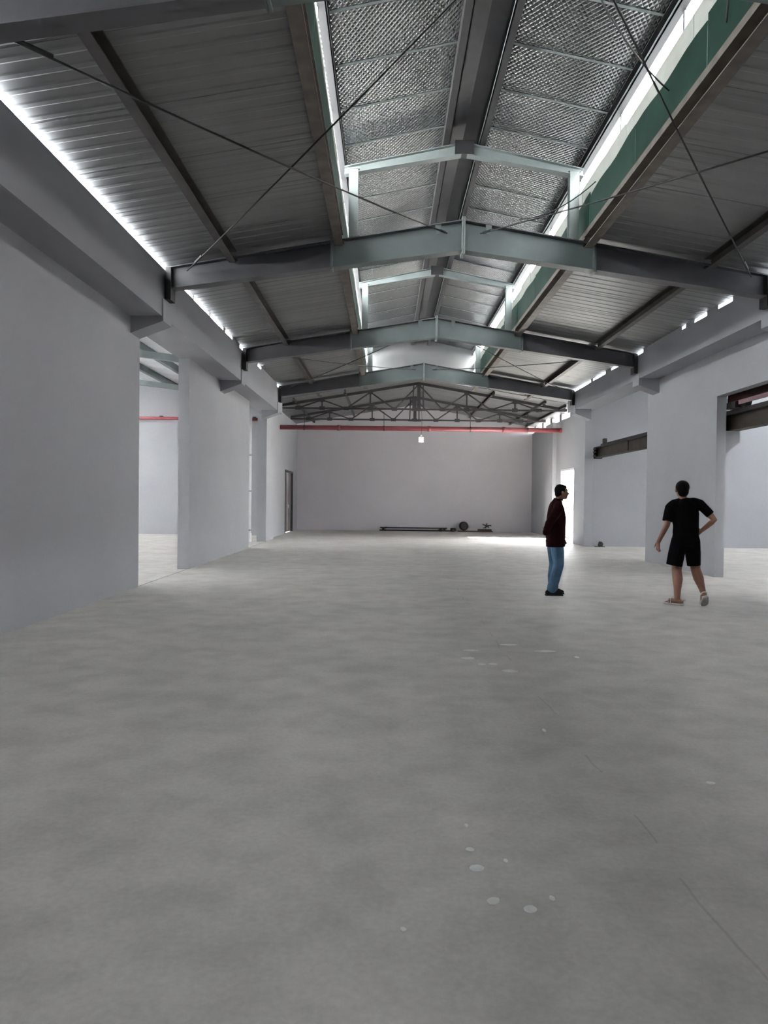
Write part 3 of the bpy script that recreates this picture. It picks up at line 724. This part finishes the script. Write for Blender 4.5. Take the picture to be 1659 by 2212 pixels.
def hand(mb, wrist, along, nrm, thumb, curl=0.5, size=1.0):
    """palm with four fingers of unequal length and a thumb leaving the side of the palm"""
    a = Vector(along).normalized(); n = Vector(nrm); n = (n - a * n.dot(a)).normalized(); s = a.cross(n)
    if s.dot(Vector(thumb)) < 0: s = -s
    w = Vector(wrist)
    pts = [w, w + a * .045 * size, w + a * .088 * size]
    mb.tube(pts, 0, 12, ell=[(.026, .020), (.038, .016), (.040, .013)], upv=n)
    for k, (off, ln) in enumerate(((.030, .072), (.010, .082), (-.011, .076), (-.031, .058))):
        p = w + a * .080 * size + s * off; d = (a + s * off * 1.6).normalized(); path = [p]; c = 0
        for q in range(3):
            c += curl * (.35 + .35 * q); dd = d * cos(c) + n * sin(c)
            p = p + dd * ln / 3 * size; path.append(p)
        mb.tube(path, [.0095, .009, .0085, .007], 8); mb.ball(path[-1], .0072, nu=8, nv=6)
    p = w + a * .022 * size + s * .028; path = [p]
    for q, ang in enumerate((.9, .6, .35)):
        dd = (a * cos(ang) + s * sin(ang) + n * .3 * curl).normalized(); p = p + dd * .03 * size; path.append(p)
    mb.tube(path, [.013, .0115, .0105, .008], 8); mb.ball(path[-1], .0085, nu=8, nv=6)
def head(mb, c, yaw=0.0, k=1.0):
    """skull, jaw, nose, lips, brow and ears around centre c, facing +y turned by yaw"""
    c = Vector(c); cy, sy = cos(yaw), sin(yaw)
    def T(x, y, z): return (c.x + (x * cy - y * sy) * k, c.y + (x * sy + y * cy) * k, c.z + z * k)
    mb.ball(T(0, -.012, .022), .074 * k, .092 * k, .092 * k, 20, 14)
    mb.ball(T(0, .022, -.035), .060 * k, .066 * k, .080 * k, 18, 12)
    mb.ball(T(0, .060, -.088), .030 * k, .026 * k, .024 * k)
    mb.tube([T(0, .080, .012), T(0, .094, -.008), T(0, .108, -.030), T(0, .084, -.042)], [.009 * k, .011 * k, .016 * k, .012 * k], 10)
    mb.ball(T(0, .078, .030), .050 * k, .016 * k, .011 * k)
    mb.ball(T(0, .082, -.058), .024 * k, .013 * k, .008 * k); mb.ball(T(0, .078, -.070), .022 * k, .012 * k, .008 * k)
    for s in (-1, 1):
        mb.ball(T(s * .074, -.008, -.010), .010 * k, .018 * k, .030 * k); mb.ball(T(s * .048, .050, -.020), .022 * k, .020 * k, .022 * k)
    return T
def eyes(T, parent, k=1.0):
    for s in (-1, 1):
        MB().ball(T(s * .031, .074, .006), .0115 * k).build('eye', 'white_plastic', parent, smooth=True)
        MB().ball(T(s * .031, .0835, .006), .0055 * k).build('iris', 'hair', parent, smooth=True)
        MB().tube([T(s * .014, .091, .028), T(s * .032, .090, .034), T(s * .052, .076, .030)], .005 * k, 6).build('eyebrow', 'hair', parent)
    MB().tube([T(-.022, .084, -.0635), T(0, .0935, -.0635), T(.022, .084, -.0635)], .0035 * k, 6).build('mouth_line', 'skin_darker', parent)

# --- man in black seen from behind, hand on hip, stepping off his right foot
b = MB()
T = head(b, (-.058, .015, 1.588), -0.15, 1.08)
limb(b, [(-.056, .0, 1.51), (-.045, -.012, 1.40)], [.052, .060])
trunk(b, [(0, 0, .84, .10, .09), (0, 0, .92, .158, .105), (0, 0, 1.04, .142, .095), (-.015, 0, 1.22, .168, .108), (-.028, -.005, 1.34, .165, .098), (-.04, -.01, 1.42, .10, .07), (-.045, -.01, 1.45, .06, .055)])
limb(b, [(-.185, 0, 1.375), (-.225, -.005, 1.335), (-.270, -.03, 1.10), (-.352, .045, .870)], [.055, .056, .041, .028])
hand(b, (-.355, .048, .872), (-.04, .06, -1), (.9, .3, 0), (.2, 1, 0), .45)
limb(b, [(.140, 0, 1.415), (.190, -.010, 1.385), (.350, -.085, 1.175), (.232, .015, 1.035)], [.055, .055, .041, .029])
hand(b, (.232, .015, 1.035), (-.45, .55, -.55), (-.8, -.4, .3), (0, .3, 1), .55)
limb(b, [(-.085, 0, .90), (-.105, .010, .70), (-.108, .015, .49), (-.106, -.018, .36), (-.102, -.008, .21), (-.100, .0, .095)], [.098, .088, .064, .068, .047, .038])
limb(b, [(.085, 0, .90), (.125, .015, .70), (.150, .020, .50), (.168, -.045, .38), (.186, -.095, .27), (.197, -.125, .205)], [.098, .088, .064, .068, .047, .038])
# feet
limb(b, [(-.062, -.035, .048), (-.10, 0, .058), (-.155, .055, .042), (-.205, .10, .026)], [.036, .042, .036, .024])
limb(b, [(.196, -.170, .170), (.205, -.120, .150), (.228, -.065, .070), (.246, -.020, .030)], [.034, .040, .037, .024])
man = fuse(b, 'person', 'skin', .0065, 5)
eyes(T, man, 1.08)
c = MB(); h0 = (-.058, .015, 1.588)
c.ball((h0[0], h0[1] - .024, h0[2] + .028), .090, .098, .094, 20, 14); c.ball((h0[0], h0[1] - .050, h0[2] - .03), .074, .058, .080, 18, 12); c.ball((h0[0] , h0[1] + .03, h0[2] + .065), .064, .05, .045)
fuse(c, 'hair', 'hair', .007, 3, man)
c = MB()
trunk(c, [(0, 0, .955, .172, .125), (0, 0, 1.00, .176, .124), (-.0, 0, 1.10, .172, .118), (-.015, 0, 1.24, .188, .126), (-.028, -.005, 1.35, .180, .114), (-.04, -.01, 1.435, .105, .082), (-.046, -.008, 1.462, .066, .064)])
limb(c, [(-.09, 0, 1.405), (-.16, 0, 1.375), (-.215, -.003, 1.335), (-.262, -.02, 1.15)], [.064, .076, .074, .068], flat=True)
limb(c, [(.03, 0, 1.415), (.10, 0, 1.415), (.180, -.008, 1.390), (.306, -.062, 1.245)], [.058, .064, .066, .060], flat=True)
fuse(c, 't_shirt', 'cloth_black', .0075, 4, man)
c = MB()
trunk(c, [(0, 0, .82, .165, .12), (0, 0, .90, .185, .128), (0, 0, .985, .172, .120)])
limb(c, [(-.085, 0, .88), (-.120, .010, .70), (-.144, .015, .545)], [.108, .108, .106], flat=True)
limb(c, [(.085, 0, .88), (.110, .015, .70), (.126, .018, .545)], [.108, .100, .088], flat=True)
fuse(c, 'shorts', 'cloth_black', .0075, 4, man)
# sandals: one flat on the floor, one tipped up on its toes showing the sole
def sandal(parent, heel, toe, up, w=.045):
    heel, toe, up = Vector(heel), Vector(toe), Vector(up); a = (toe - heel).normalized(); up = (up - a * up.dot(a)).normalized(); s = a.cross(up); L = (toe - heel).length
    outl = [(0, .55), (.05, .80), (.30, .78), (.62, 1.0), (.85, .92), (.97, .55), (1.0, .0)]
    outl = outl + [(t, -q) for t, q in reversed(outl[:-1])]
    vs = []
    for z in (0, -.020):
        for t, q in outl: vs.append(heel + a * (t * L) + s * (q * w) + up * z)
    n = len(outl)
    so_ = MB().add(vs, [tuple(range(n)), tuple(range(2 * n - 1, n - 1, -1))] + [(k, (k + 1) % n, n + (k + 1) % n, n + k) for k in range(n)]).build('sandal_sole', 'sandal_sole', parent)
    MB().add([v - up * .0 for v in [heel + a * (t * L) + s * (q * w * 1.06) + up * .012 for t, q in outl] + [heel + a * (t * L) + s * (q * w * 1.06) - up * .004 for t, q in outl]], [(k, (k + 1) % n, n + (k + 1) % n, n + k) for k in range(n)]).build('sandal_rim', 'sandal_white', so_)
    for t, hgt in ((.60, .058), (.72, .05)):
        MB().tube([heel + a * (t * L) + s * (w * cos(q)) + up * (hgt * sin(q)) for q in [pi * k / 8 for k in range(9)]], 0, 6, ell=[(.018, .006)] * 9, upv=a).build('sandal_strap', 'sandal_white', so_)
    MB().tube([heel + a * .02 + s * (w * .8 * cos(q)) - a * (.035 * sin(q)) + up * (.05 + .01 * sin(q)) for q in [pi * k / 8 for k in range(9)]], .008, 6).build('heel_strap', 'sandal_white', so_)
sandal(man, (-.035, -.055, .022), (-.235, .125, .022), (0, 0, 1))
sandal(man, (.190, -.215, .155), (.262, -.010, .012), (-.1, .62, .75), .048)
man.location = (4.09, 10.12, 0)
tag(man, 'man in black t-shirt and shorts seen from behind with hand on hip', 'person')

# --- man in maroon shirt and blue jeans in profile, arm behind his back
b = MB()
T = head(b, (0, .098, 1.545), 0, .98)
limb(b, [(0, .068, 1.47), (0, .030, 1.375)], [.053, .062])
trunk(b, [(0, -.005, .80, .10, .09), (0, -.005, .88, .158, .11), (0, .015, 1.0, .145, .10), (0, .025, 1.17, .168, .112), (0, .022, 1.30, .165, .10), (0, .028, 1.38, .10, .07), (0, .035, 1.41, .06, .056)])
limb(b, [(.150, .015, 1.34), (.195, .005, 1.30), (.232, -.135, 1.075), (.135, -.165, .935)], [.055, .054, .041, .029])
hand(b, (.130, -.168, .935), (-1, -.12, -.05), (0, 1, .2), (0, .1, 1), .4)
limb(b, [(-.150, .015, 1.34), (-.195, .012, 1.30), (-.235, .045, 1.08), (-.205, .150, .885)], [.055, .054, .041, .029])
hand(b, (-.205, .152, .882), (.05, .35, -1), (1, 0, 0), (0, 1, .3), .45)
limb(b, [(.085, 0, .86), (.098, .025, .66), (.10, .045, .46), (.10, -.005, .28), (.10, -.055, .09)], [.095, .085, .058, .055, .038])
limb(b, [(-.085, 0, .86), (-.092, .012, .66), (-.095, .025, .46), (-.098, .0, .28), (-.10, .01, .09)], [.095, .085, .058, .055, .038])
limb(b, [(.10, -.10, .05), (.10, -.03, .055), (.105, .05, .035)], [.034, .038, .028])
limb(b, [(-.10, -.03, .05), (-.10, .04, .055), (-.105, .11, .035)], [.034, .038, .028])
man2 = fuse(b, 'person', 'skin_darker', .0065, 5)
eyes(T, man2, .98)
c = MB()
c.ball((0, .076, 1.572), .080, .090, .092, 20, 14); c.ball((0, .040, 1.525), .066, .046, .068); c.ball((0, .125, 1.615), .056, .045, .036)
fuse(c, 'hair', 'hair', .007, 3, man2)
c = MB()
trunk(c, [(0, .015, .725, .208, .136), (0, .012, .80, .208, .140), (0, .016, 1.0, .196, .142), (0, .020, 1.17, .194, .140), (0, .018, 1.30, .182, .116), (0, .028, 1.385, .108, .082), (0, .045, 1.428, .066, .064)])
limb(c, [(.140, .012, 1.345), (.200, .0, 1.285), (.238, -.135, 1.078), (.150, -.165, .945)], [.066, .072, .062, .048])
limb(c, [(-.140, .012, 1.345), (-.200, .008, 1.285), (-.238, .045, 1.085), (-.210, .138, .905)], [.066, .070, .060, .045])
sh = fuse(c, 'shirt', 'cloth_maroon', .0075, 4, man2)
MB().tube([(.066 * cos(q), .050 + .064 * sin(q), 1.432 - .012 * sin(q)) for q in [2 * pi * k / 20 for k in range(21)]], .010, 6).build('collar', 'cloth_maroon', sh, smooth=True)
c = MB()
trunk(c, [(0, -.002, .74, .165, .115), (0, -.002, .82, .175, .120), (0, 0, .92, .165, .112)])
limb(c, [(.082, 0, .82), (.098, .025, .66), (.10, .042, .46), (.10, -.005, .28), (.10, -.050, .105)], [.104, .096, .080, .078, .076])
limb(c, [(-.082, 0, .82), (-.092, .012, .66), (-.095, .025, .46), (-.098, .005, .28), (-.10, .015, .105)], [.104, .096, .080, .078, .076])
fuse(c, 'jeans', 'denim', .0075, 4, man2)
for x, y in ((.10, -.15), (-.10, -.085)):
    c = MB(); limb(c, [(x, y + .04, .045), (x, y + .10, .052), (x, y + .18, .040), (x + .005 * (1 if x > 0 else -1), y + .235, .030)], [.042, .046, .044, .030]); c.v = [(p[0], p[1], max(.004, p[2])) for p in c.v]
    s_ = fuse(c, 'shoe', 'shoe_black', .007, 3, man2)
    MB().box(x - .042, x + .042, y, y + .262, 0.0, .018).build('shoe_sole', 'shoe_black', s_, bevel=.006)
man2.location = (2.53, 11.12, 0); man2.rotation_euler = (0, 0, -pi / 2)
tag(man2, 'man in dark maroon shirt and blue jeans standing in profile', 'person')
